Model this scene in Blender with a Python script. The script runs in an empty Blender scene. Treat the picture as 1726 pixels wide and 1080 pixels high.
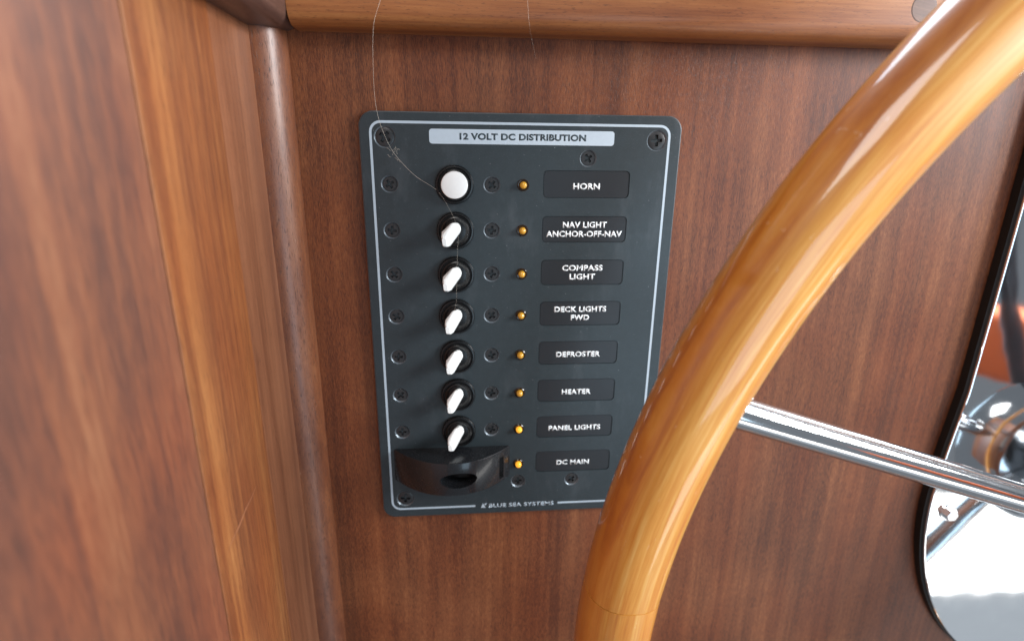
import bpy, bmesh, math, random
from mathutils import Vector, Matrix
random.seed(7)
SC = bpy.context.scene
COL = SC.collection
MM = 0.001

# ------------------------------------------------------------------ camera
cd = bpy.data.cameras.new('camera'); cam = bpy.data.objects.new('camera', cd); COL.objects.link(cam)
Rm = Matrix(((0.99638915, 0.01329715, -0.08385616),
             (-0.08404342, 0.29472406, -0.95187942),
             (0.01205715, 0.95548988, 0.2947774)))
cam.matrix_world = Matrix.Translation(Vector((41.777, -240.652, 13.963)) * MM) @ Rm.to_4x4()
cd.sensor_fit = 'HORIZONTAL'; cd.sensor_width = 36.0; cd.lens = 36.0 * 928.5 / 1726
cd.clip_start = 0.01; cd.clip_end = 50
cd.dof.use_dof = True; cd.dof.focus_distance = 0.222; cd.dof.aperture_fstop = 6.8; cd.dof.aperture_blades = 7
SC.camera = cam

# ------------------------------------------------------------------ world and lamps
W = bpy.data.worlds.new('World'); SC.world = W; W.use_nodes = True
W.node_tree.nodes['Background'].inputs[0].default_value = (0.74, 0.80, 0.88, 1)
W.node_tree.nodes['Background'].inputs[1].default_value = 0.28
SC.view_settings.view_transform = 'Standard'; SC.view_settings.look = 'None'
SC.view_settings.exposure = 0.0; SC.view_settings.gamma = 1.0

def area(name, loc, target, sx, sy, power, col):
    l = bpy.data.lights.new(name, 'AREA'); l.shape = 'RECTANGLE'; l.size = sx; l.size_y = sy
    l.energy = power; l.color = col
    o = bpy.data.objects.new(name, l); COL.objects.link(o); o.location = loc
    o.rotation_euler = (Vector(target) - Vector(loc)).to_track_quat('-Z', 'Y').to_euler()
    return o
area('side_window_light', (0.95, -0.42, 0.24), (0.0, -0.02, -0.03), 0.36, 0.36, 18.0, (0.97, 0.98, 1.0))
area('windscreen_light', (0.32, 0.22, 0.42), (-0.05, -0.18, 0.0), 0.7, 0.4, 8.0, (0.78, 0.88, 1.0))
area('front_window_light', (-0.12, -0.88, 0.70), (0.12, 0, -0.05), 0.45, 0.45, 5.2, (1.0, 0.98, 0.95))
area('water_light', (0.52, -0.88, -0.26), (0.1, 0, -0.06), 0.42, 0.5, 2.4, (0.60, 0.82, 1.0))
area('deck_light', (1.15, -0.62, -0.735), (1.15, 0, -0.735), 1.3, 0.24, 3.6, (1.0, 0.98, 0.95))
area('lower_mirror_fill', (1.15, -0.62, -1.16), (1.15, 0, -1.16), 1.3, 0.60, 0.85, (0.85, 0.93, 1.0))  # dim lamp added so the plate's lower end mirrors pale grey

# ------------------------------------------------------------------ node helpers
class NT:
    def __init__(s, name):
        s.m = bpy.data.materials.new(name); s.m.use_nodes = True
        s.t = s.m.node_tree; s.b = s.t.nodes['Principled BSDF']
    def n(s, typ, **kw):
        x = s.t.nodes.new(typ)
        for k, v in kw.items(): setattr(x, k, v)
        return x
    def link(s, a, b): s.t.links.new(a, b)
    def put(s, sock, v):
        if isinstance(v, (int, float, tuple)): sock.default_value = v
        else: s.link(v, sock)
    def coord(s, kind='Object', scale=(1000, 1000, 1000), loc=(0, 0, 0), rot=(0, 0, 0)):
        tc = s.n('ShaderNodeTexCoord'); mp = s.n('ShaderNodeMapping')
        mp.inputs['Scale'].default_value = scale; mp.inputs['Location'].default_value = loc
        mp.inputs['Rotation'].default_value = rot
        s.link(tc.outputs[kind], mp.inputs[0]); return mp.outputs[0]
    def noise(s, v, scale=1.0, detail=3, rough=.5, dist=0.0):
        x = s.n('ShaderNodeTexNoise'); x.inputs['Scale'].default_value = scale
        x.inputs['Detail'].default_value = detail; x.inputs['Roughness'].default_value = rough
        x.inputs['Distortion'].default_value = dist
        s.link(v, x.inputs['Vector']); return x.outputs['Fac']
    def scalev(s, v, sc):
        x = s.n('ShaderNodeVectorMath', operation='MULTIPLY'); s.link(v, x.inputs[0]); x.inputs[1].default_value = sc
        return x.outputs[0]
    def addv(s, a, b):
        x = s.n('ShaderNodeVectorMath', operation='ADD'); s.put(x.inputs[0], a); s.put(x.inputs[1], b); return x.outputs[0]
    def math(s, op, a, b=0.0, c=None, clamp=False):
        x = s.n('ShaderNodeMath', operation=op); x.use_clamp = clamp
        s.put(x.inputs[0], a); s.put(x.inputs[1], b)
        if c is not None: s.put(x.inputs[2], c)
        return x.outputs[0]
    def ramp(s, f, stops, interp='LINEAR'):
        x = s.n('ShaderNodeValToRGB'); x.color_ramp.interpolation = interp
        while len(x.color_ramp.elements) < len(stops): x.color_ramp.elements.new(0.5)
        for e, (p, c) in zip(x.color_ramp.elements, stops):
            e.position = p; e.color = c if len(c) == 4 else (*c, 1)
        s.link(f, x.inputs[0]); return x.outputs[0]
    def mix(s, f, a, b, mode='MIX'):
        x = s.n('ShaderNodeMix', data_type='RGBA', blend_type=mode)
        s.put(x.inputs[0], f); s.put(x.inputs[6], a if not isinstance(a, tuple) or len(a) == 4 else (*a, 1))
        s.put(x.inputs[7], b if not isinstance(b, tuple) or len(b) == 4 else (*b, 1)); return x.outputs[2]
    def bump(s, h, strength=.3, dist=.0001):
        x = s.n('ShaderNodeBump'); x.inputs['Strength'].default_value = strength; x.inputs['Distance'].default_value = dist
        s.link(h, x.inputs['Height']); s.link(x.outputs[0], s.b.inputs['Normal']); return x
    def set(s, **kw):
        for k, v in kw.items(): s.put(s.b.inputs[k.replace('_', ' ')], v)

def srgb(r, g, b):
    f = lambda c: (c / 255 / 12.92) if c / 255 <= .04045 else ((c / 255 + .055) / 1.055) ** 2.4
    return (f(r), f(g), f(b), 1)

def plain(name, col, rough=.5, metal=0., coat=0., spec=.5, var=0.12, scale=.8, bump=0.0):
    k = NT(name); v = k.coord(); n = k.noise(v, scale, 4, .6)
    c = k.mix(n, tuple(x * (1 - var) for x in col[:3]), tuple(min(1, x * (1 + var)) for x in col[:3]))
    k.set(Base_Color=c, Metallic=metal, Coat_Weight=coat, Specular_IOR_Level=spec)
    r = k.math('MULTIPLY_ADD', n, .12, rough - .06, clamp=True); k.set(Roughness=r)
    if bump: k.bump(k.noise(v, 6., 2), bump, .00005)
    return k.m

def wood(name, cols, axis='Z', kind='Object', band=.10, fibre=2.2, rough=.38, coat=.3, coat_r=.12,
         pores=.55, loc=(0, 0, 0), unit=1000., along=.02, streak=1.0, blotch=.02, bump=.25, rnd=False, fine=1.0, warp=3.0, bamp=.50, tint=None, gain=2.1, scuff=0., spec=.5, coat_ior=1.5):
    """straight grained timber: cols = 4 stops dark to light; axis = grain direction"""
    k = NT(name)
    v = k.coord(kind, (unit, unit, unit), loc)
    if rnd:
        oi = k.n('ShaderNodeObjectInfo'); r = k.math('MULTIPLY', oi.outputs['Random'], 900.)
        cx = k.n('ShaderNodeCombineXYZ'); k.link(r, cx.inputs[0]); k.link(r, cx.inputs[1]); k.link(r, cx.inputs[2])
        v = k.addv(v, cx.outputs[0])
    # wander of the grain
    wob = k.n('ShaderNodeTexNoise'); wob.inputs['Scale'].default_value = .012; wob.inputs['Detail'].default_value = 2
    k.link(v, wob.inputs['Vector'])
    wv = k.scalev(wob.outputs['Color'], (warp, warp, warp)); v2 = k.addv(v, wv)
    st = {'X': (along, 1, 1), 'Y': (1, along, 1), 'Z': (1, 1, along)}[axis]
    g = k.scalev(v2, st)
    n1 = k.noise(g, band, 3, .55)                      # broad stripes
    n2 = k.noise(g, band * 5, 3, .6)                   # medium streaks
    g3 = k.scalev(v2, tuple(a if a == 1 else a * 3 for a in st))
    n3 = k.noise(g3, fibre, 4, .65)                    # fibres
    n4 = k.noise(v, blotch, 3, .5)
    f = k.math('MULTIPLY', n1, bamp)
    f = k.math('MULTIPLY_ADD', n2, .30 * streak, f)
    f = k.math('MULTIPLY_ADD', n3, .30 * fine, f)
    f = k.math('MULTIPLY_ADD', n4, .22, f)
    f = k.math('ADD', f, -.5 * (bamp + .3 * streak + .3 * fine + .22) + .5)
    f = k.math('MULTIPLY_ADD', k.math('SUBTRACT', f, .5), gain, .5, clamp=True)
    c = k.ramp(f, [(.0, cols[0]), (.36, cols[1]), (.64, cols[2]), (1., cols[3])])
    if tint:
        nt = k.noise(g, band * .45, 2, .5); nb = k.noise(v, .012, 2, .5)
        tf = k.math('MULTIPLY', k.math('SUBTRACT', k.math('ADD', nt, nb), .86), 4., clamp=True)
        c = k.mix(tf, c, (*tint, 1), 'MULTIPLY')
    if scuff:
        ga = k.scalev(v2, tuple(a if a == 1 else .16 for a in st))
        ns = k.noise(ga, .9, 4, .75); sf = k.math('MULTIPLY', k.math('SUBTRACT', ns, .66), 7., clamp=True)
        c = k.mix(k.math('MULTIPLY', sf, scuff), c, (.86, .74, .56, 1))
    g4 = k.scalev(v2, tuple(a if a == 1 else .12 for a in st))
    p = k.noise(g4, fibre * 1.5, 2, .5)
    pm = k.math('MULTIPLY', k.math('SUBTRACT', p, .60), 9., clamp=True)
    pm = k.math('MULTIPLY', pm, pores)
    c = k.mix(pm, c, tuple(x * .35 for x in cols[0][:3]))
    k.set(Base_Color=c, Coat_Weight=coat, Coat_Roughness=coat_r, Specular_IOR_Level=spec, Coat_IOR=coat_ior)
    k.set(Roughness=k.math('MULTIPLY_ADD', n3, .2, rough - .1, clamp=True))
    h = k.math('SUBTRACT', k.math('MULTIPLY', n3, .5), pm)
    k.bump(h, bump, .00012)
    return k

def S(*t): return [srgb(*x) for x in t]

M = {}
M['veneer'] = wood('mahogany_veneer', S((44, 21, 11), (96, 52, 29), (130, 77, 45), (162, 108, 69)), 'Z', band=.10, fibre=3.8, rough=.5, coat=.08, coat_r=.45, pores=.75, along=.035, fine=2.3, bump=.40, bamp=.38, streak=.8, gain=1.9, tint=(.84, .70, .60), spec=.4).m
M['stile'] = wood('golden_mahogany', S((80, 43, 22), (120, 69, 36), (146, 92, 49), (174, 120, 70)), 'Z', band=.13, fibre=1.6, rough=.5, coat=.5, coat_r=.50, pores=.45, along=.02, loc=(0, 31, 5), tint=(.90, .74, .62)).m
M['strip'] = wood('brown_strip_timber', S((92, 52, 34), (126, 78, 52), (148, 96, 66), (166, 116, 84)), 'Z', band=.12, fibre=2.4, rough=.4, coat=.4, coat_r=.30, pores=.6, along=.015, loc=(0, 77, 9)).m
M['redpanel'] = wood('red_mahogany', S((46, 26, 18), (90, 48, 28), (118, 66, 36), (140, 90, 56)), 'Z', band=.06, fibre=.7, rough=.6, coat=1.0, coat_r=.50, pores=.3, along=.06, loc=(0, 23, 40), blotch=.03, tint=(1., .78, .62), bamp=.6, gain=2.1, coat_ior=1.7).m
M['moulding'] = wood('reddish_moulding_timber', S((78, 40, 22), (110, 61, 36), (130, 77, 46), (150, 98, 64)), 'Z', band=.10, fibre=2.0, rough=.46, coat=.6, coat_r=.33, pores=.8, along=.2, bump=1.0, loc=(3, 5, 2), scuff=.35).m
M['toptrim'] = wood('orange_trim_timber', S((92, 46, 22), (132, 76, 38), (154, 96, 50), (176, 120, 70)), 'X', band=.16, fibre=2.2, rough=.42, coat=.25, coat_r=.3, pores=.55, along=.012, loc=(8, 3, 50)).m
M['sidetrim'] = wood('brown_side_trim_timber', S((52, 34, 30), (78, 54, 46), (96, 68, 58), (112, 84, 72)), 'Y', band=.14, fibre=1.6, rough=.45, coat=.2, coat_r=.3, pores=.5, along=.02, loc=(2, 3, 8)).m
M['plug'] = wood('plug_timber', S((66, 42, 32), (92, 62, 48), (108, 76, 58), (122, 90, 70)), 'X', band=.3, fibre=2.4, rough=.42, coat=.2, coat_r=.3, along=.03).m
rimk = wood('varnished_rim_wood', S((166, 90, 26), (198, 126, 42), (212, 150, 64), (226, 180, 104)), 'X', kind='UV', band=.15, fibre=1.1, rough=.42, coat=1.0, coat_r=.07, pores=.0, along=.010, unit=1000., bump=.16, rnd=True, warp=2.5, blotch=.02, fine=1.9, streak=1.2, gain=1.9, tint=(1., .90, .76), scuff=.8)
M['rim'] = rimk.m

M['plate'] = plain('slate_grey_panel_paint', srgb(52, 62, 66), .40, spec=.55, var=.10, scale=.35, bump=.12)
k = NT('slate_grey_panel_face'); v = k.coord(); n = k.noise(v, .3, 4, .6)
c = k.mix(n, srgb(36, 45, 49), srgb(47, 58, 63))
vo = k.n('ShaderNodeTexVoronoi'); vo.inputs['Scale'].default_value = .11; k.link(v, vo.inputs['Vector'])
sp = k.math('LESS_THAN', vo.outputs['Distance'], .016); c = k.mix(k.math('MULTIPLY', sp, .55), c, (.45, .5, .52, 1))
n5 = k.noise(v, 1.6, 5, .7); hz = k.math('MULTIPLY', k.math('SUBTRACT', n5, .58), 1.2, clamp=True)
n6 = k.noise(k.scalev(v, (1, 1, .35)), .09, 4, .65); sm = k.math('MULTIPLY', k.math('SUBTRACT', n6, .56), 1.6, clamp=True)
c = k.mix(k.math('MULTIPLY', hz, 1.3, clamp=True), c, (.17, .19, .20, 1)); c = k.mix(k.math('MULTIPLY', sm, .5), c, (.15, .17, .19, 1))
vd = k.n('ShaderNodeTexVoronoi'); vd.inputs['Scale'].default_value = .3; k.link(v, vd.inputs['Vector'])
c = k.mix(k.math('MULTIPLY', k.math('LESS_THAN', vd.outputs['Distance'], .045), .35), c, (.42, .44, .46, 1))
k.set(Base_Color=c, Roughness=k.math('MULTIPLY_ADD', n5, .2, .32), Specular_IOR_Level=.5)
k.bump(k.noise(v, 5., 2), .12, .00005); M['face'] = k.m
M['countersink'] = plain('pale_countersink_metal', srgb(120, 130, 138), .35, metal=.6, var=.4, scale=1.2)
M['print'] = plain('pale_blue_grey_ink', srgb(178, 194, 206), .5, var=.05)
M['titleplate'] = plain('pale_grey_title_plate', srgb(186, 202, 214), .45, var=.05)
M['ink'] = plain('dark_title_ink', srgb(50, 66, 74), .5, var=.1)
M['label'] = plain('charcoal_label_plastic', srgb(34, 38, 42), .38, var=.12, scale=1.5)
M['white'] = plain('white_ink', srgb(232, 238, 240), .5, var=.04)
M['lever'] = plain('white_lever_plastic', (.88, .91, .90, 1), .35, var=.03, coat=.2)
M['blackgloss'] = plain('black_rubber', srgb(16, 17, 18), .28, var=.2, scale=1.4)
M['blackplastic'] = plain('black_guard_plastic', srgb(26, 28, 31), .26, var=.2, scale=1.2, coat=.25)
M['hole'] = plain('dark_plastic_and_recess_shade', srgb(12, 10, 11), .5)
M['screw'] = plain('blackened_screw_steel', srgb(44, 46, 48), .34, metal=.0, var=.3, scale=2.)
M['bezel'] = plain('dark_lamp_bezel', srgb(40, 28, 16), .12, var=.2)
def led(name, col, em):
    k = NT(name); v = k.coord(); n = k.noise(v, 2., 2)
    k.set(Base_Color=k.mix(n, tuple(x * .8 for x in col), col), Roughness=.12, Coat_Weight=.8)
    if em: k.set(Emission_Color=(1., .42, .03, 1), Emission_Strength=em)
    return k.m
M['amber'] = led('amber_lens', (.52, .30, .03), 0); M['amber2'] = led('amber_lens_faint', (.62, .33, .03), .12)
M['lit'] = led('lit_amber_lens', (.85, .42, .03), .95)
def chrome(name, rough, bump=.0, col=(.80, .82, .84)):
    k = NT(name); v = k.coord(); n = k.noise(v, .06, 4, .6)
    k.set(Base_Color=k.mix(n, tuple(x * .92 for x in col), col), Metallic=1., Roughness=k.math('MULTIPLY_ADD', n, .04, rough))
    if bump: k.bump(k.noise(v, .02, 2), bump, .001)
    return k.m
M['chrome'] = chrome('polished_chrome', .07); M['mirror'] = chrome('polished_stainless_plate', .03, .25)
M['bolt'] = chrome('brushed_steel', .18)
M['dark_edge'] = plain('black_plate_edge', srgb(18, 17, 17), .6)
M['rail'] = plain('dark_grey_added_bar', srgb(58, 64, 72), .35, var=.2, scale=.1)
M['hair'] = plain('pale_hair', (.75, .68, .58, 1), .3, var=.1)
M['redcloth'] = plain('red_orange_cushion', (.85, .20, .07, 1), .7, var=.1, scale=.02)

# ------------------------------------------------------------------ mesh helpers (all in millimetres, baked to metres)
def bm_new(): return bmesh.new()
def obj(name, bm, mat, parent=None, smooth=False, loc=None, rot=None, angle=None):
    me = bpy.data.meshes.new(name)
    bmesh.ops.scale(bm, vec=(MM, MM, MM), verts=bm.verts)
    bmesh.ops.recalc_face_normals(bm, faces=bm.faces)
    bm.to_mesh(me); bm.free()
    me.materials.append(mat)
    if smooth:
        me.shade_smooth()
        if angle: me.set_sharp_from_angle(angle=math.radians(angle))
    o = bpy.data.objects.new(name, me); COL.objects.link(o)
    if loc: o.location = Vector(loc) * MM
    if rot: o.rotation_euler = rot
    if parent: o.parent = parent
    return o
def thing(name, label, cat, loc=(0, 0, 0), rot=None, group=None):
    o = bpy.data.objects.new(name, None); COL.objects.link(o); o.location = Vector(loc) * MM
    o.empty_display_size = .02
    if rot: o.rotation_euler = rot
    o['label'] = label; o['category'] = cat
    if group: o['group'] = group
    return o
def tag(o, label=None, cat=None, kind=None):
    if label: o['label'] = label
    if cat: o['category'] = cat
    if kind: o['kind'] = kind
    return o
def box(bm, x0, x1, y0, y1, z0, z1, bev=0, seg=2):
    r = bmesh.ops.create_cube(bm, size=1)
    for v in r['verts']:
        v.co = Vector(((x0 + x1) / 2 + v.co.x * (x1 - x0), (y0 + y1) / 2 + v.co.y * (y1 - y0), (z0 + z1) / 2 + v.co.z * (z1 - z0)))
    if bev:
        es = list({e for v in r['verts'] for e in v.link_edges})
        bmesh.ops.bevel(bm, geom=es, offset=bev, segments=seg, affect='EDGES', profile=.5)
def lathe(bm, prof, n=32, axis='Y', off=(0, 0, 0)):
    """prof (r, h); revolved round an axis that points to the viewer (-Y)"""
    rings = []
    for r, h in prof:
        ring = []
        if r < 1e-6:
            ring = [bm.verts.new((off[0], off[1] - h, off[2]))]
        else:
            for i in range(n):
                a = 2 * math.pi * i / n
                ring.append(bm.verts.new((off[0] + r * math.cos(a), off[1] - h, off[2] + r * math.sin(a))))
        rings.append(ring)
    for a, b in zip(rings, rings[1:]):
        if len(a) == 1 and len(b) == 1: continue
        for i in range(n):
            j = (i + 1) % n
            if len(a) == 1: bm.faces.new((a[0], b[i], b[j]))
            elif len(b) == 1: bm.faces.new((a[i], a[j], b[0]))
            else: bm.faces.new((a[i], a[j], b[j], b[i]))
    return rings
def rrect(cx, cz, w, h, r, n=6):
    pts = []
    for sx, sz, a0 in ((1, 1, 0), (-1, 1, 90), (-1, -1, 180), (1, -1, 270)):
        for i in range(n + 1):
            a = math.radians(a0 + 90 * i / n)
            pts.append((cx + sx * (w / 2 - r) + r * math.cos(a), cz + sz * (h / 2 - r) + r * math.sin(a)))
    return pts
def prism(bm, pts, y0, y1, bev=0):
    """outline in x,z extruded from y0 to y1 (y1 nearer the viewer, more negative); bev chamfers the front edge"""
    a = [bm.verts.new((x, y0, z)) for x, z in pts]
    n = len(pts); layers = [a]
    if bev:
        cx = sum(p[0] for p in pts) / n; cz = sum(p[1] for p in pts) / n
        def inset(d):
            out = []
            for i in range(n):
                p0 = Vector(pts[i - 1]); p1 = Vector(pts[i]); p2 = Vector(pts[(i + 1) % n])
                t = (p2 - p0); t = t.normalized() if t.length else Vector((1, 0)); nn = Vector((-t.y, t.x))
                out.append((p1.x + nn.x * d, p1.y + nn.y * d))
            return out
        for i in range(4):
            th = math.radians(90 * i / 3)
            q = inset(bev * (1 - math.cos(th)))
            layers.append([bm.verts.new((x, y1 + bev * (1 - math.sin(th)), z)) for x, z in q])
    else:
        layers.append([bm.verts.new((x, y1, z)) for x, z in pts])
    for A, B in zip(layers, layers[1:]):
        for i in range(n):
            j = (i + 1) % n; bm.faces.new((A[i], A[j], B[j], B[i]))
    bm.faces.new(layers[0]); bm.faces.new(list(reversed(layers[-1])))
def frame(bm, outer, inner, y0, y1):
    n = len(outer)
    o0 = [bm.verts.new((x, y0, z)) for x, z in outer]; o1 = [bm.verts.new((x, y1, z)) for x, z in outer]
    i0 = [bm.verts.new((x, y0, z)) for x, z in inner]; i1 = [bm.verts.new((x, y1, z)) for x, z in inner]
    for i in range(n):
        j = (i + 1) % n
        bm.faces.new((o0[i], o0[j], o1[j], o1[i])); bm.faces.new((i0[i], i1[i], i1[j], i0[j]))
        bm.faces.new((o1[i], o1[j], i1[j], i1[i])); bm.faces.new((o0[i], i0[i], i0[j], o0[j]))
def tube(bm, pts, rad, n=10):
    rings = []
    pts = [Vector(p) for p in pts]
    rs = rad if isinstance(rad, (list, tuple)) else [rad] * len(pts)
    up = Vector((0.123, .31, .94)).normalized()
    for i, p in enumerate(pts):
        t = (pts[min(i + 1, len(pts) - 1)] - pts[max(i - 1, 0)]).normalized()
        u = up.cross(t).normalized(); w = t.cross(u)
        rings.append([bm.verts.new(p + rs[i] * (math.cos(2 * math.pi * k / n) * u + math.sin(2 * math.pi * k / n) * w)) for k in range(n)])
    for a, b in zip(rings, rings[1:]):
        for i in range(n): bm.faces.new((a[i], a[(i + 1) % n], b[(i + 1) % n], b[i]))
    bm.faces.new(rings[0]); bm.faces.new(list(reversed(rings[-1])))
def spline(P, n=8):
    P = [Vector(p) for p in P]; out = []
    Q = [P[0] * 2 - P[1]] + P + [P[-1] * 2 - P[-2]]
    for i in range(1, len(Q) - 2):
        a, b, c, d = Q[i - 1], Q[i], Q[i + 1], Q[i + 2]
        for k in range(n):
            t = k / n
            out.append(.5 * ((2 * b) + (c - a) * t + (2 * a - 5 * b + 4 * c - d) * t * t + (3 * b - a - 3 * c + d) * t ** 3))
    out.append(P[-1]); return out
def boolean(bm_a, bm_b):
    """bm_a minus bm_b, in mm; returns a new bmesh"""
    ma = bpy.data.meshes.new('work'); mb = bpy.data.meshes.new('cut')
    for b, m in ((bm_a, ma), (bm_b, mb)):
        bmesh.ops.recalc_face_normals(b, faces=b.faces); b.to_mesh(m); b.free()
    oa = bpy.data.objects.new('work', ma); ob = bpy.data.objects.new('cut', mb)
    COL.objects.link(oa); COL.objects.link(ob)
    md = oa.modifiers.new('b', 'BOOLEAN'); md.operation = 'DIFFERENCE'; md.object = ob; md.solver = 'EXACT'
    dg = bpy.context.evaluated_depsgraph_get(); ev = oa.evaluated_get(dg)
    bm = bmesh.new(); bm.from_mesh(ev.to_mesh()); ev.to_mesh_clear()
    bpy.data.objects.remove(oa); bpy.data.objects.remove(ob)
    bpy.data.meshes.remove(ma); bpy.data.meshes.remove(mb)
    return bm
def text_part(name, body, size, mat, parent, loc, width=None, bold=.0, thick=.04, line=1.0, shear=0.0):
    """flat lettering, centred at loc, facing the viewer; size is the cap height in mm"""
    c = bpy.data.curves.new(name, 'FONT'); c.body = body; c.size = 10.; c.align_x = 'CENTER'; c.align_y = 'CENTER'
    c.offset = bold; c.extrude = 0.; c.space_line = line; c.resolution_u = 4; c.space_character = 1.04
    o = bpy.data.objects.new(name, c); COL.objects.link(o)
    dg = bpy.context.evaluated_depsgraph_get()
    me = bpy.data.meshes.new_from_object(o.evaluated_get(dg)); bpy.data.objects.remove(o); bpy.data.curves.remove(c)
    bm = bmesh.new(); bm.from_mesh(me); bpy.data.meshes.remove(me)
    lines = body.count('\n') + 1
    xs = [v.co.x for v in bm.verts]; ys = [v.co.y for v in bm.verts]
    w = max(xs) - min(xs); h = max(ys) - min(ys)
    cap = 7.29 + 2 * bold
    sy = size / cap; sx = (width / w) if width else sy
    mx, my = (max(xs) + min(xs)) / 2, (max(ys) + min(ys)) / 2
    for v in bm.verts:
        x, y = (v.co.x - mx) * sx, (v.co.y - my) * sy
        v.co = Vector((x, 0, y))
    r = bmesh.ops.extrude_face_region(bm, geom=list(bm.faces))
    for g in r['geom']:
        if isinstance(g, bmesh.types.BMVert): g.co.y -= thick
    return obj(name, bm, mat, parent, loc=loc)

# ================================================================== THE SETTING
XW = -35.6
bm = bm_new(); box(bm, XW - 20, 620, 0, 18, -420, 109)
tag(obj('wall', bm, M['veneer']), 'mahogany veneered bulkhead behind the switch panel', kind='structure')
lw = bm_new(); box(lw, XW - 20, XW - 3, -420, 0, -420, 260)
left = tag(obj('left_wall', lw, M['redpanel']), 'varnished mahogany side wall left of the switch panel', kind='structure')
b = bm_new(); box(b, XW - 3, XW, -45.0, -.02, -420, 260, .25); tag(obj('board', b, M['strip'], left), 'narrow greyish brown board next to the corner')
b = bm_new(); box(b, XW - 3, XW + .25, -92.9, -45.15, -420, 260, .35); tag(obj('board', b, M['stile'], left), 'golden orange board')
b = bm_new(); box(b, XW - 3, XW - .1, -300, -93.1, -420, 260, .35); tag(obj('board', b, M['redpanel'], left), 'wide reddish brown board')
b = bm_new(); box(b, XW - 3, XW - .1, -420, -300.2, -420, 260, .35); obj('board', b, M['stile'], left)

# quarter round in the corner
bm = bm_new(); R_ = 10.6
prof = [(XW, 0)] + [(XW + R_ * math.sin(math.radians(a)) , -R_ * math.cos(math.radians(a))) for a in range(0, 91, 6)]
prof = [(XW + .02, -.02)] + [(x + .02, y - .02) for x, y in prof[1:]]
lo = [bm.verts.new((x, y, -420)) for x, y in prof]; hi = [bm.verts.new((x, y, 56.4)) for x, y in prof]
for i in range(len(prof)):
    j = (i + 1) % len(prof); bm.faces.new((lo[i], lo[j], hi[j], hi[i]))
bm.faces.new(lo); bm.faces.new(list(reversed(hi)))
tag(obj('corner_moulding', bm, M['moulding'], smooth=True, angle=40),
    'dark brown quarter-round moulding standing upright in the corner, left of the switch panel', 'moulding')

# top trim boards with a rounded lower nose
def nose(face, z0, z1, r=6.5, n=7):
    p = [(0, z0)]
    p += [(-(face - r) - r * math.sin(math.radians(a)), z0 + r - r * math.cos(math.radians(a))) for a in [90 * i / n for i in range(n + 1)]]
    p += [(-face, z1), (0, z1)]
    return p
bm = bm_new(); pr = nose(15.2, 56.5, 110)
a = [bm.verts.new((XW + 15.35, y - .02, z)) for y, z in pr]; c2 = [bm.verts.new((620, y - .02, z)) for y, z in pr]
for i in range(len(pr)):
    j = (i + 1) % len(pr); bm.faces.new((a[i], a[j], c2[j], c2[i]))
bm.faces.new(a); bm.faces.new(c2)
toptrim = thing('top_trim', 'orange-brown horizontal wooden trim board running above the switch panel', 'trim board')
obj('board', bm, M['toptrim'], toptrim, smooth=True, angle=35)
for x, z in ((28.4, 70.4), (220.4, 68.6)):
    b = bm_new(); lathe(b, [(0, -.3), (5.0, -.3), (5.0, .03), (4.8, .08), (0, .08)], 28)
    obj('wood_plug', b, M['plug'], toptrim, loc=(x, -15.22, z), rot=(0, random.uniform(0, 1), 0))
    b = bm_new(); frame(b, [(5.16 * math.cos(t * math.pi / 14), 5.16 * math.sin(t * math.pi / 14)) for t in range(28)],
                        [(4.98 * math.cos(t * math.pi / 14), 4.98 * math.sin(t * math.pi / 14)) for t in range(28)], 0, -.04)
    obj('plug_joint', b, M['hole'], toptrim, loc=(x, -15.2, z))
bm = bm_new(); pr = nose(15.2, 56.3, 110, 5.5)
a = [bm.verts.new((XW - y, 0 - .03, z)) for y, z in pr]; c2 = [bm.verts.new((XW - y, -420, z)) for y, z in pr]
for i in range(len(pr)):
    j = (i + 1) % len(pr); bm.faces.new((a[i], a[j], c2[j], c2[i]))
bm.faces.new(a); bm.faces.new(c2)
tag(obj('side_trim', bm, M['sidetrim'], smooth=True, angle=35),
    'dark brown trim board running along the top of the left wall to the corner', 'trim board')

# ================================================================== SWITCH PANEL
PW, PZ0, PZ1, T = 133.35, -161.4, 28.4, 3.0
panel = thing('switch_panel', 'slate grey twelve volt distribution panel with white toggles, screwed to the wooden bulkhead', 'switch panel')
P = 19.05; rows = [-P * i for i in range(8)]
pcz, ph = (PZ0 + PZ1) / 2, PZ1 - PZ0
bm = bm_new(); prism(bm, rrect(PW / 2, pcz, PW, ph, 6.0, 8), -.03, -T, .5)
screws = [(11.2, z) for z in rows[:7]] + [(53.5, z) for z in rows[:7]] + [(94.0, 11.1), (66.7, -143.3), (93.6, -143.3)]
big = [(10.2, 18.5), (122.9, 18.6), (11.0, -150.9), (122.4, -150.9)]
cut = bm_new()
def cone(bm, x, z, r1, r2, d, n=28):
    f = [bm.verts.new((x + r1 * math.cos(2 * math.pi * i / n), -T - .6, z + r1 * math.sin(2 * math.pi * i / n))) for i in range(n)]
    m = [bm.verts.new((x + r1 * math.cos(2 * math.pi * i / n), -T, z + r1 * math.sin(2 * math.pi * i / n))) for i in range(n)]
    g = [bm.verts.new((x + r2 * math.cos(2 * math.pi * i / n), -T + d, z + r2 * math.sin(2 * math.pi * i / n))) for i in range(n)]
    for A, B in ((f, m), (m, g)):
        for i in range(n):
            j = (i + 1) % n; bm.faces.new((A[i], A[j], B[j], B[i]))
    bm.faces.new(f); bm.faces.new(list(reversed(g)))
for x, z in screws: cone(cut, x, z, 3.55, 2.5, 1.3)
for x, z in big: cone(cut, x, z, 4.3, 3.1, 1.4)
LX, LW, LH = 93.9, 37.2, 11.4
for z in rows: prism(cut, rrect(LX, z + .45, LW, LH, 1.9, 5), -T + .55, -T - .8)
bm = boolean(bm, cut)
fp = obj('face_plate', bm, M['face'], panel)
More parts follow.
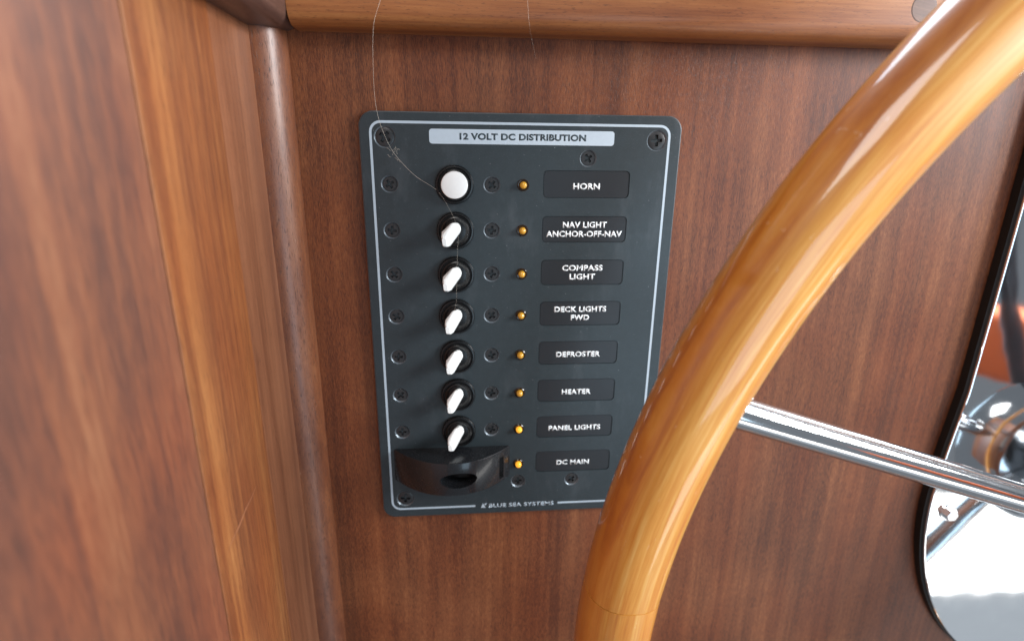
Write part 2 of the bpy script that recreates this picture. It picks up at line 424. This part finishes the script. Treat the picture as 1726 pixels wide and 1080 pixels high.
fp.data.materials.append(M['countersink'])
for q in fp.data.polygons:          # paler metal on the sloping countersinks, added to brighten their lit crescents
    if .3 < abs(q.normal.y) < .9 and -T * MM + 1e-5 < q.center.y: q.material_index = 1
# printed border with the gap for the maker's line
y0 = -T
def border(bm):
    o = rrect(66.4, -66.25, 124.6, 182.1, 4.6, 6); i_ = rrect(66.4, -66.25, 122.6, 180.1, 3.6, 6)
    n = len(o)
    O = [bm.verts.new((x, y0 - .03, z)) for x, z in o]; I = [bm.verts.new((x, y0 - .03, z)) for x, z in i_]
    for k in range(n):
        j = (k + 1) % n
        A, B = Vector(o[k]), Vector(o[j])
        if abs(A.y - B.y) < 1e-6 and A.y < -150:      # bottom run: leave the gap
            x0, x1 = min(A.x, B.x), max(A.x, B.x)
            for u0, u1 in ((x0, 45.4), (87.1, x1)):
                q = [bm.verts.new((x, y0 - .03, z)) for x, z in ((u0, A.y), (u1, A.y), (u1, A.y + 1.), (u0, A.y + 1.))]
                bm.faces.new(q)
        else: bm.faces.new((O[k], O[j], I[j], I[k]))
    r = bmesh.ops.extrude_face_region(bm, geom=list(bm.faces))
    for g in r['geom']:
        if isinstance(g, bmesh.types.BMVert): g.co.y += .025
bm = bm_new(); border(bm); obj('printed_border', bm, M['print'], panel)
bm = bm_new(); prism(bm, rrect(66.3, 19.05, 76.6, 5.75, 1.2, 5), y0 - .005, y0 - .05)
tp = obj('title_strip', bm, M['titleplate'], panel)
text_part('lettering', '12 VOLT DC DISTRIBUTION', 2.75, M['ink'], tp, (66.5, y0 - .06, 19.15), width=52.4, bold=.45, thick=.02)
mk = text_part('maker_lettering', 'BLUE SEA SYSTEMS', 2.3, M['print'], panel, (68.6, y0 - .01, -156.9), width=33.0, bold=.22, thick=.02)
bm = bm_new()
for tri in (((48.2, -158.0), (50.6, -158.0), (49.2, -155.4)), ((49.8, -155.9), (51.3, -155.2), (50.6, -156.7))):
    q = [bm.verts.new((x, y0 - .03, z)) for x, z in tri]; bm.faces.new(q)
r = bmesh.ops.extrude_face_region(bm, geom=list(bm.faces))
for g in r['geom']:
    if isinstance(g, bmesh.types.BMVert): g.co.y += .02
obj('maker_emblem', bm, M['print'], panel)
# screws
def screw_mesh(r):
    a = bm_new(); lathe(a, [(0, -2.), (r * .6, -2.), (r, -.1), (r, .0), (r * .96, .08), (r * .5, .12), (0, .12)], 28)
    c = bm_new()
    w = r * .21; l = r * .74
    pl = [(w, w), (w, l), (-w, l), (-w, w), (-l, w), (-l, -w), (-w, -w), (-w, -l), (w, -l), (w, -w), (l, -w), (l, w)]
    A = [c.verts.new((x, -1.5, z)) for x, z in pl]; B = [c.verts.new((x * .7, 1.2, z * .7)) for x, z in pl]
    for i in range(12):
        j = (i + 1) % 12; c.faces.new((A[i], A[j], B[j], B[i]))
    c.faces.new(A); c.faces.new(list(reversed(B)))
    return boolean(a, c)
def cross_shade(o):  # near-black faces paint the shade inside the cross slots
    o.data.materials.append(M['hole'])
    for q in o.data.polygons:
        c = q.center / MM
        if .02 < c.y < 1.8 and math.hypot(c.x, c.z) < 2.7: q.material_index = 1
    return o
s0 = obj('screw', screw_mesh(2.95), M['screw'], panel, smooth=True, angle=30)
s1 = obj('corner_screw', screw_mesh(3.75), M['screw'], panel, smooth=True, angle=30)
def place(src, spots, y, first=[0]):
    for i, (x, z) in enumerate(spots):
        o = src if i == 0 else src.copy()
        if i: COL.objects.link(o)
        o.location = Vector((x, y, z)) * MM; o.rotation_euler = (0, random.uniform(0, 1.57), 0)
cross_shade(s0); cross_shade(s1); place(s0, screws, -T + .55); place(s1, big, -T + .5)
# switches
ringp = [(7.95, 0), (7.95, 1.3), (7.6, 1.9), (7.0, 2.0), (6.6, 1.5), (6.25, 1.5), (5.95, 2.3), (5.5, 2.5), (5.05, 2.0), (4.4, 1.7), (3.2, 1.9), (0, 2.1)]
def lever_bm(dx, dz, h):
    """paddle handle leaning to the left: round root, tall thin blade at its end"""
    bm = bm_new()
    for hh, rx, rz, ox in ((.2, 2.1, 2.5, .2), (1.6, 2.3, 2.8, .1), (3.6, 2.2, 2.8, -.9)):
        for i in range(20):
            a = 2 * math.pi * i / 20; bm.verts.new((ox + rx * math.cos(a), -1.2 - hh, 1.0 + rz * math.sin(a)))
    for hh, w, l in ((h - 3.2, 3.2, 6.3), (h - 1.0, 2.5, 4.9), (h, 1.6, 3.2)):
        for x, z in rrect(dx + (h - hh) * .25, dz - .4 - (3.2 - (h - hh)) * .28, w, l, .75, 4): bm.verts.new((x + (z - dz) * -.10, -1.2 - hh, z))
    r = bmesh.ops.convex_hull(bm, input=bm.verts)
    bmesh.ops.delete(bm, geom=list({g for g in r['geom_interior'] + r['geom_unused'] if isinstance(g, bmesh.types.BMVert)}), context='VERTS')
    return bm
sw0 = None
for i, z in enumerate(rows[:7]):
    if i == 0:
        b = bm_new(); lathe(b, ringp[:8] + [(5.7, 1.5), (0, 1.5)], 40)
        hb = obj('push_button', b, M['blackgloss'], panel, smooth=True, angle=30, loc=(37.9, -T, z))
        b = bm_new(); lathe(b, [(5.55, 0), (5.55, 3.6), (5.35, 4.0), (4.9, 4.15), (0, 4.3)], 40)
        obj('button_cap', b, M['lever'], hb, smooth=True, angle=40); hb['label'] = 'round white push button'
    else:
        if sw0 is None:
            b = bm_new(); lathe(b, ringp, 40); sw0 = obj('toggle_switch', b, M['blackgloss'], panel, smooth=True, angle=30); o = sw0
        else:
            o = sw0.copy(); COL.objects.link(o)
        o.location = Vector((37.9, -T, z)) * MM
        o['label'] = 'white toggle ' + ['', 'beside the nav light label', 'beside the compass light label', 'beside the deck lights label', 'beside the defroster label', 'beside the heater label', 'beside the panel lights label'][i]
        jx = random.uniform(-.3, .3)
        obj('lever', lever_bm(-4.2 + jx + .12 * (i - 3), -1.9 + random.uniform(-.25, .25), 9.2), M['lever'], o, smooth=True, angle=32)
# indicator lights
lb = bm_new(); lathe(lb, [(2.5, 0), (2.5, .35), (2.2, .6), (1.75, .5), (0, .5)], 24)
l0 = obj('indicator_light', lb, M['bezel'], panel, smooth=True, angle=30)
db = bm_new(); lathe(db, [(1.5, .4), (1.5, 1.2), (1.4, 1.8), (1.0, 2.4), (.5, 2.65), (0, 2.7)], 20)
dome = obj('lens', db, M['amber'], l0, smooth=True)
for i, z in enumerate(rows):
    mt = M['lit'] if i >= 6 else (M['amber2'] if i in (0, 2) else M['amber'])
    if i: 
        o = l0.copy(); d = dome.copy(); COL.objects.link(o); COL.objects.link(d); d.parent = o
    else: o, d = l0, dome
    d.data = dome.data if mt is M['amber'] else dome.data.copy()
    if mt is not M['amber']: d.data.materials[0] = mt
    o.location = Vector((66.7, -T, z)) * MM
    if i >= 6: o['label'] = 'lit amber indicator'
# label plates
LAB = [('HORN', 11.6), ('NAV LIGHT\nANCHOR-OFF-NAV', 33.6), ('COMPASS\nLIGHT', 18.3), ('DECK LIGHTS\nFWD', 24.0), ('DEFROSTER', 20.8), ('HEATER', 14.0), ('PANEL LIGHTS', 25.6), ('DC MAIN', 16.4)]
p0 = None
for (t, w), z in zip(LAB, rows):
    if p0 is None:
        b = bm_new(); prism(b, rrect(0, 0, LW - .5, LH - .5, 1.7, 5), 0, -.30); p0 = obj('label_plate', b, M['label'], panel); o = p0
    else: o = p0.copy(); COL.objects.link(o)
    o.location = Vector((LX, -T + .55, z + .45)) * MM
    o['label'] = 'black label plate reading ' + t.replace('\n', ' ')
    dz = 0 if '\n' in t else -.7
    text_part('lettering', t, 2.75, M['white'], o, (0, -.33, dz - (.1 if dz else 0)), width=w, bold=.32, thick=.02, line=1.14 * (1 if '\n' in t else 1))
# guard over the main breaker: D shaped, hollow, with an oval finger hole in its curved front
gx0, gx1, gz0, gz1, gd = 6.6, 62.4, -140.4, -123.2, 15.0
def arc(x0, x1, d, n=30, y=-T):
    c = (x1 - x0) / 2; out = []
    for i in range(n + 1):
        t = -1 + 2 * i / n
        out.append(((x0 + x1) / 2 + c * t, y - d * (1 - abs(t) ** 2.1)))
    return out
bm = bm_new(); A = arc(gx0, gx1, gd)
lo = [bm.verts.new((x, y, gz0)) for x, y in A] + [bm.verts.new((gx1, -T + 1., gz0)), bm.verts.new((gx0, -T + 1., gz0))]
hi = [bm.verts.new((v.co.x, v.co.y, gz1)) for v in lo]
for i in range(len(lo)):
    j = (i + 1) % len(lo); bm.faces.new((lo[i], lo[j], hi[j], hi[i]))
bm.faces.new(lo); bm.faces.new(list(reversed(hi)))
bmesh.ops.recalc_face_normals(bm, faces=bm.faces)
es = [e for e in bm.edges if abs(e.verts[0].co.z - e.verts[1].co.z) < .01 and e.verts[0].co.y < -T - .05 or (abs(e.verts[0].co.z - e.verts[1].co.z) < .01 and e.verts[1].co.y < -T - .05)]
bmesh.ops.bevel(bm, geom=es, offset=.7, segments=2, affect='EDGES', profile=.5)
cutb = bm_new()
n = 32; f = []; g = []
for i in range(n):
    a_ = 2 * math.pi * i / n; x = 37.6 + 8.6 * math.cos(a_); z = -132.4 + 3.9 * math.sin(a_)
    f.append(cutb.verts.new((x, -40, z))); g.append(cutb.verts.new((x, -T - 5.5, z)))
for i in range(n):
    j = (i + 1) % n; cutb.faces.new((f[i], f[j], g[j], g[i]))
cutb.faces.new(f); cutb.faces.new(list(reversed(g)))
box(cutb, 57.0, 59.2, -20, -T - 1.2, -138.6, -127.0)
bm = boolean(bm, cutb)
gd_o = obj('breaker_guard', bm, M['blackplastic'], panel, smooth=True, angle=35)
gd_o['label'] = 'black curved guard with oval finger hole over the main breaker'
b = bm_new(); lathe(b, [(0, 0), (3.4, 0), (3.4, 1.6), (2.8, 2.2), (0, 2.4)], 24)
bmesh.ops.scale(b, vec=(2.1, 1, .8), verts=b.verts)
obj('breaker_lever', b, M['hole'], gd_o, smooth=True, angle=40, loc=(40.0, -T - 5.6, -132.8))

# ================================================================== STEERING WHEEL
WC = Vector((410.0, -61.2, -168.3)); WR = 315.6; RR = 13.75
WROT = Vector((0, -1, 0)).rotation_difference(Vector((.061, -1, -.072))).to_euler()
wheel = thing('steering_wheel', 'varnished golden wooden steering wheel rim with polished metal spokes in front of the panel', 'steering wheel', WC,
              rot=WROT)
def rim_segment(a0, a1, off):
    bm = bm_new(); uvl = bm.loops.layers.uv.new('UVMap'); N = 56; K = 32
    rings = []
    for i in range(N + 1):
        a = math.radians(a0 + (a1 - a0) * i / N); ring = []
        rr = RR - (.12 if i in (0, N) else 0)
        for kk in range(K):
            t = 2 * math.pi * kk / K
            c_, s_ = math.cos(t), math.sin(t)
            r = WR + rr * math.copysign(abs(c_) ** .86, c_); y = -rr * .90 * math.copysign(abs(s_) ** .86, s_)
            ring.append(bm.verts.new((r * math.cos(a), y, r * math.sin(a))))
        rings.append(ring)
    for i in range(N):
        for kk in range(K):
            j = (kk + 1) % K
            fc = bm.faces.new((rings[i][kk], rings[i][j], rings[i + 1][j], rings[i + 1][kk]))
            for lp, (ii, jj) in zip(fc.loops, ((i, kk), (i, kk + 1), (i + 1, kk + 1), (i + 1, kk))):
                arcl = WR * math.radians(a0 + (a1 - a0) * ii / N)
                # project the grain through the section, as sawn timber: v follows the radius, not the girth
                t = 2 * math.pi * jj / K
                lp[uvl].uv = (arcl * MM, (off + RR * math.cos(t) + 5 * math.sin(t)) * MM)
    bm.faces.new(rings[0]); bm.faces.new(list(reversed(rings[-1])))
    return bm
for kk in range(5):
    a0 = 174.0 - 72 * kk
    g_ = .03
    obj('rim_segment', rim_segment(a0 - 72 + g_, a0 - g_, kk * 60), M['rim'], wheel, smooth=True, angle=40)
sp0 = None
for kk in range(5):
    a = math.radians(159.9 + 72 * kk)
    if sp0 is None:
        b = bm_new(); tube(b, [(0, 0, 0), (120, 0, 0), (WR - RR + 4, 0, 0)], 5.55, 40)
        sp0 = obj('spoke', b, M['chrome'], wheel, smooth=True, angle=40); o = sp0
    else: o = sp0.copy(); COL.objects.link(o)
    o.rotation_euler = (0, -a, 0)
b = bm_new(); lathe(b, [(0, -26), (22, -26), (30, -24), (40, -20), (44, -13), (45, -5), (45, 6), (43, 10), (36, 14), (30, 22), (20, 27), (0, 28)], 64)
hub = obj('hub', b, M['chrome'], wheel, smooth=True, angle=35)
b = bm_new(); lathe(b, [(0, -53), (24, -53), (24, -46), (15, -44), (15, -26), (0, -26)], 32); obj('shaft', b, M['bolt'], hub, smooth=True, angle=35)

# ================================================================== POLISHED PLATE ON THE RIGHT
pl = []
cx_, cz_ = 392., -160.
for i in range(0, 49):
    a = math.radians(180 + 180 * i / 48); pl.append((cx_ + 102 * math.cos(a), cz_ + 128 * math.sin(a)))
pl += [(493, -135), (489, -100), (488.4, 120), (486, 132), (478, 138)]
pl += [(306, 138), (298, 132), (295.6, 120), (295.0, -40), (294.6, -100), (291.6, -135)]
cover = thing('helm_cover_plate', 'mirror polished stainless cover plate with rounded lower end at the right edge', 'cover plate')
bm = bm_new(); prism(bm, pl, -4.2, -6.2, .7)
obj('plate', bm, M['mirror'], cover, smooth=True, angle=8)
ins = [(cx_ + (x - cx_) * 1.012, cz_ + (z - cz_) * 1.006) for x, z in pl]
bm = bm_new(); prism(bm, ins, -.02, -4.2); obj('dark_edge', bm, M['dark_edge'], cover)  # black band stands in for the plate's dark, shaded side
b = bm_new(); lathe(b, [(0, 0), (4.6, 0), (4.6, .8), (0, .8)], 24)
bo = obj('bolt', b, M['bolt'], cover, smooth=True, angle=30, loc=(301.5, -6.2, -171))
b = bm_new()
prism(b, [(3.4 * math.cos(math.radians(60 * i)), 3.4 * math.sin(math.radians(60 * i))) for i in range(6)], -.8, -3.6, .4)
obj('hex_head', b, M['bolt'], bo)

# ================================================================== HAIRS
def hair(pts, label, r):
    b = bm_new(); sp = spline(pts, 10); n = len(sp) - 1; tube(b, sp, [r * (1 if i < n * .55 else .5) for i in range(n + 1)], 6)
    tag(obj('hair_strand', b, M['hair'], smooth=True), label, 'hair')
hair([(13.7, -18, 72), (13.5, -18, 65.1), (10.1, -16.5, 55.8), (8.2, -10, 41), (7.9, -6, 29.7), (9.7, -4, 20.9), (13.7, -3.4, 12.3), (21.7, -3.4, 3.6), (30.6, -4.6, -2.2), (34.8, -7.5, -8.0),
      (38.0, -10.5, -14.0), (39.2, -13.0, -19.0), (38.7, -13, -28.0), (38.2, -12, -41.0), (37.8, -10, -49.4), (36.4, -9.5, -54.7)],
     'long pale hair hanging over the top trim and across the upper left of the panel', .04)
hair([(65.5, -18, 72), (65.5, -18, 66.8), (66.5, -16.5, 58.6), (68.7, -8, 54.1), (71.2, -1, 49.0)], 'short pale hair hanging from the top trim above the title strip', .035)

# unseen red cushion, added to put a red patch in the plate's reflection
b = bm_new(); box(b, -100, 100, -30, 30, -58, 38, 14, 4)
cu = tag(obj('cushion', b, M['redcloth'], smooth=True, angle=60, loc=(790, -420, -222), rot=(0, 0, math.radians(42))),
         'added red-orange cushion out of view, mirrored in the polished cover plate', 'cushion')

# old scratch across the golden board, and a few fibres of lint on the panel
b = bm_new(); P_ = [(-58, -104.2), (-64, -105.6), (-70, -106.4), (-76, -108.2), (-82, -109.0), (-87, -110.6)]
for k_, (y, z) in enumerate(P_[:-1]):
    y2, z2 = P_[k_ + 1]; w1 = .55 * math.sin(math.pi * (k_ + .15) / 5.3); w2 = .55 * math.sin(math.pi * (k_ + 1.15) / 5.3)
    b.faces.new([b.verts.new(v) for v in ((XW + .27, y, z - w1), (XW + .27, y2, z2 - w2), (XW + .27, y2, z2 + w2), (XW + .27, y, z + w1))])
obj('scratch', b, M['strip'], left)
b = bm_new()
for q in range(9):
    x0 = 13.5 + random.uniform(-2.5, 3.5); z0 = 12.0 + random.uniform(-2.5, 3); a = random.uniform(0, 6.28)
    pts = [(x0, -3.12, z0)]
    for t in range(4):
        a += random.uniform(-.9, .9); pts.append((pts[-1][0] + .5 * math.cos(a), -3.12 - .1 * random.random(), pts[-1][2] + .5 * math.sin(a)))
    tube(b, pts, .035, 5)
tag(obj('lint', b, M['hair'], smooth=True), 'few pale lint fibres on the upper left of the panel face', 'lint', 'stuff')

# dark bar added out of view so the polished plate mirrors a dark streak
b = bm_new(); tube(b, spline([(468, -162, 90), (464, -162, 20), (456, -162, -14), (461, -162, -59), (482, -162, -113), (506, -162, -165), (551, -162, -235), (600, -162, -300)], 8), 6.5, 16)
tag(obj('added_bar', b, M['rail'], smooth=True), 'added curved dark grey bar out of view, mirrored beside the red patch in the polished plate', 'added bar')
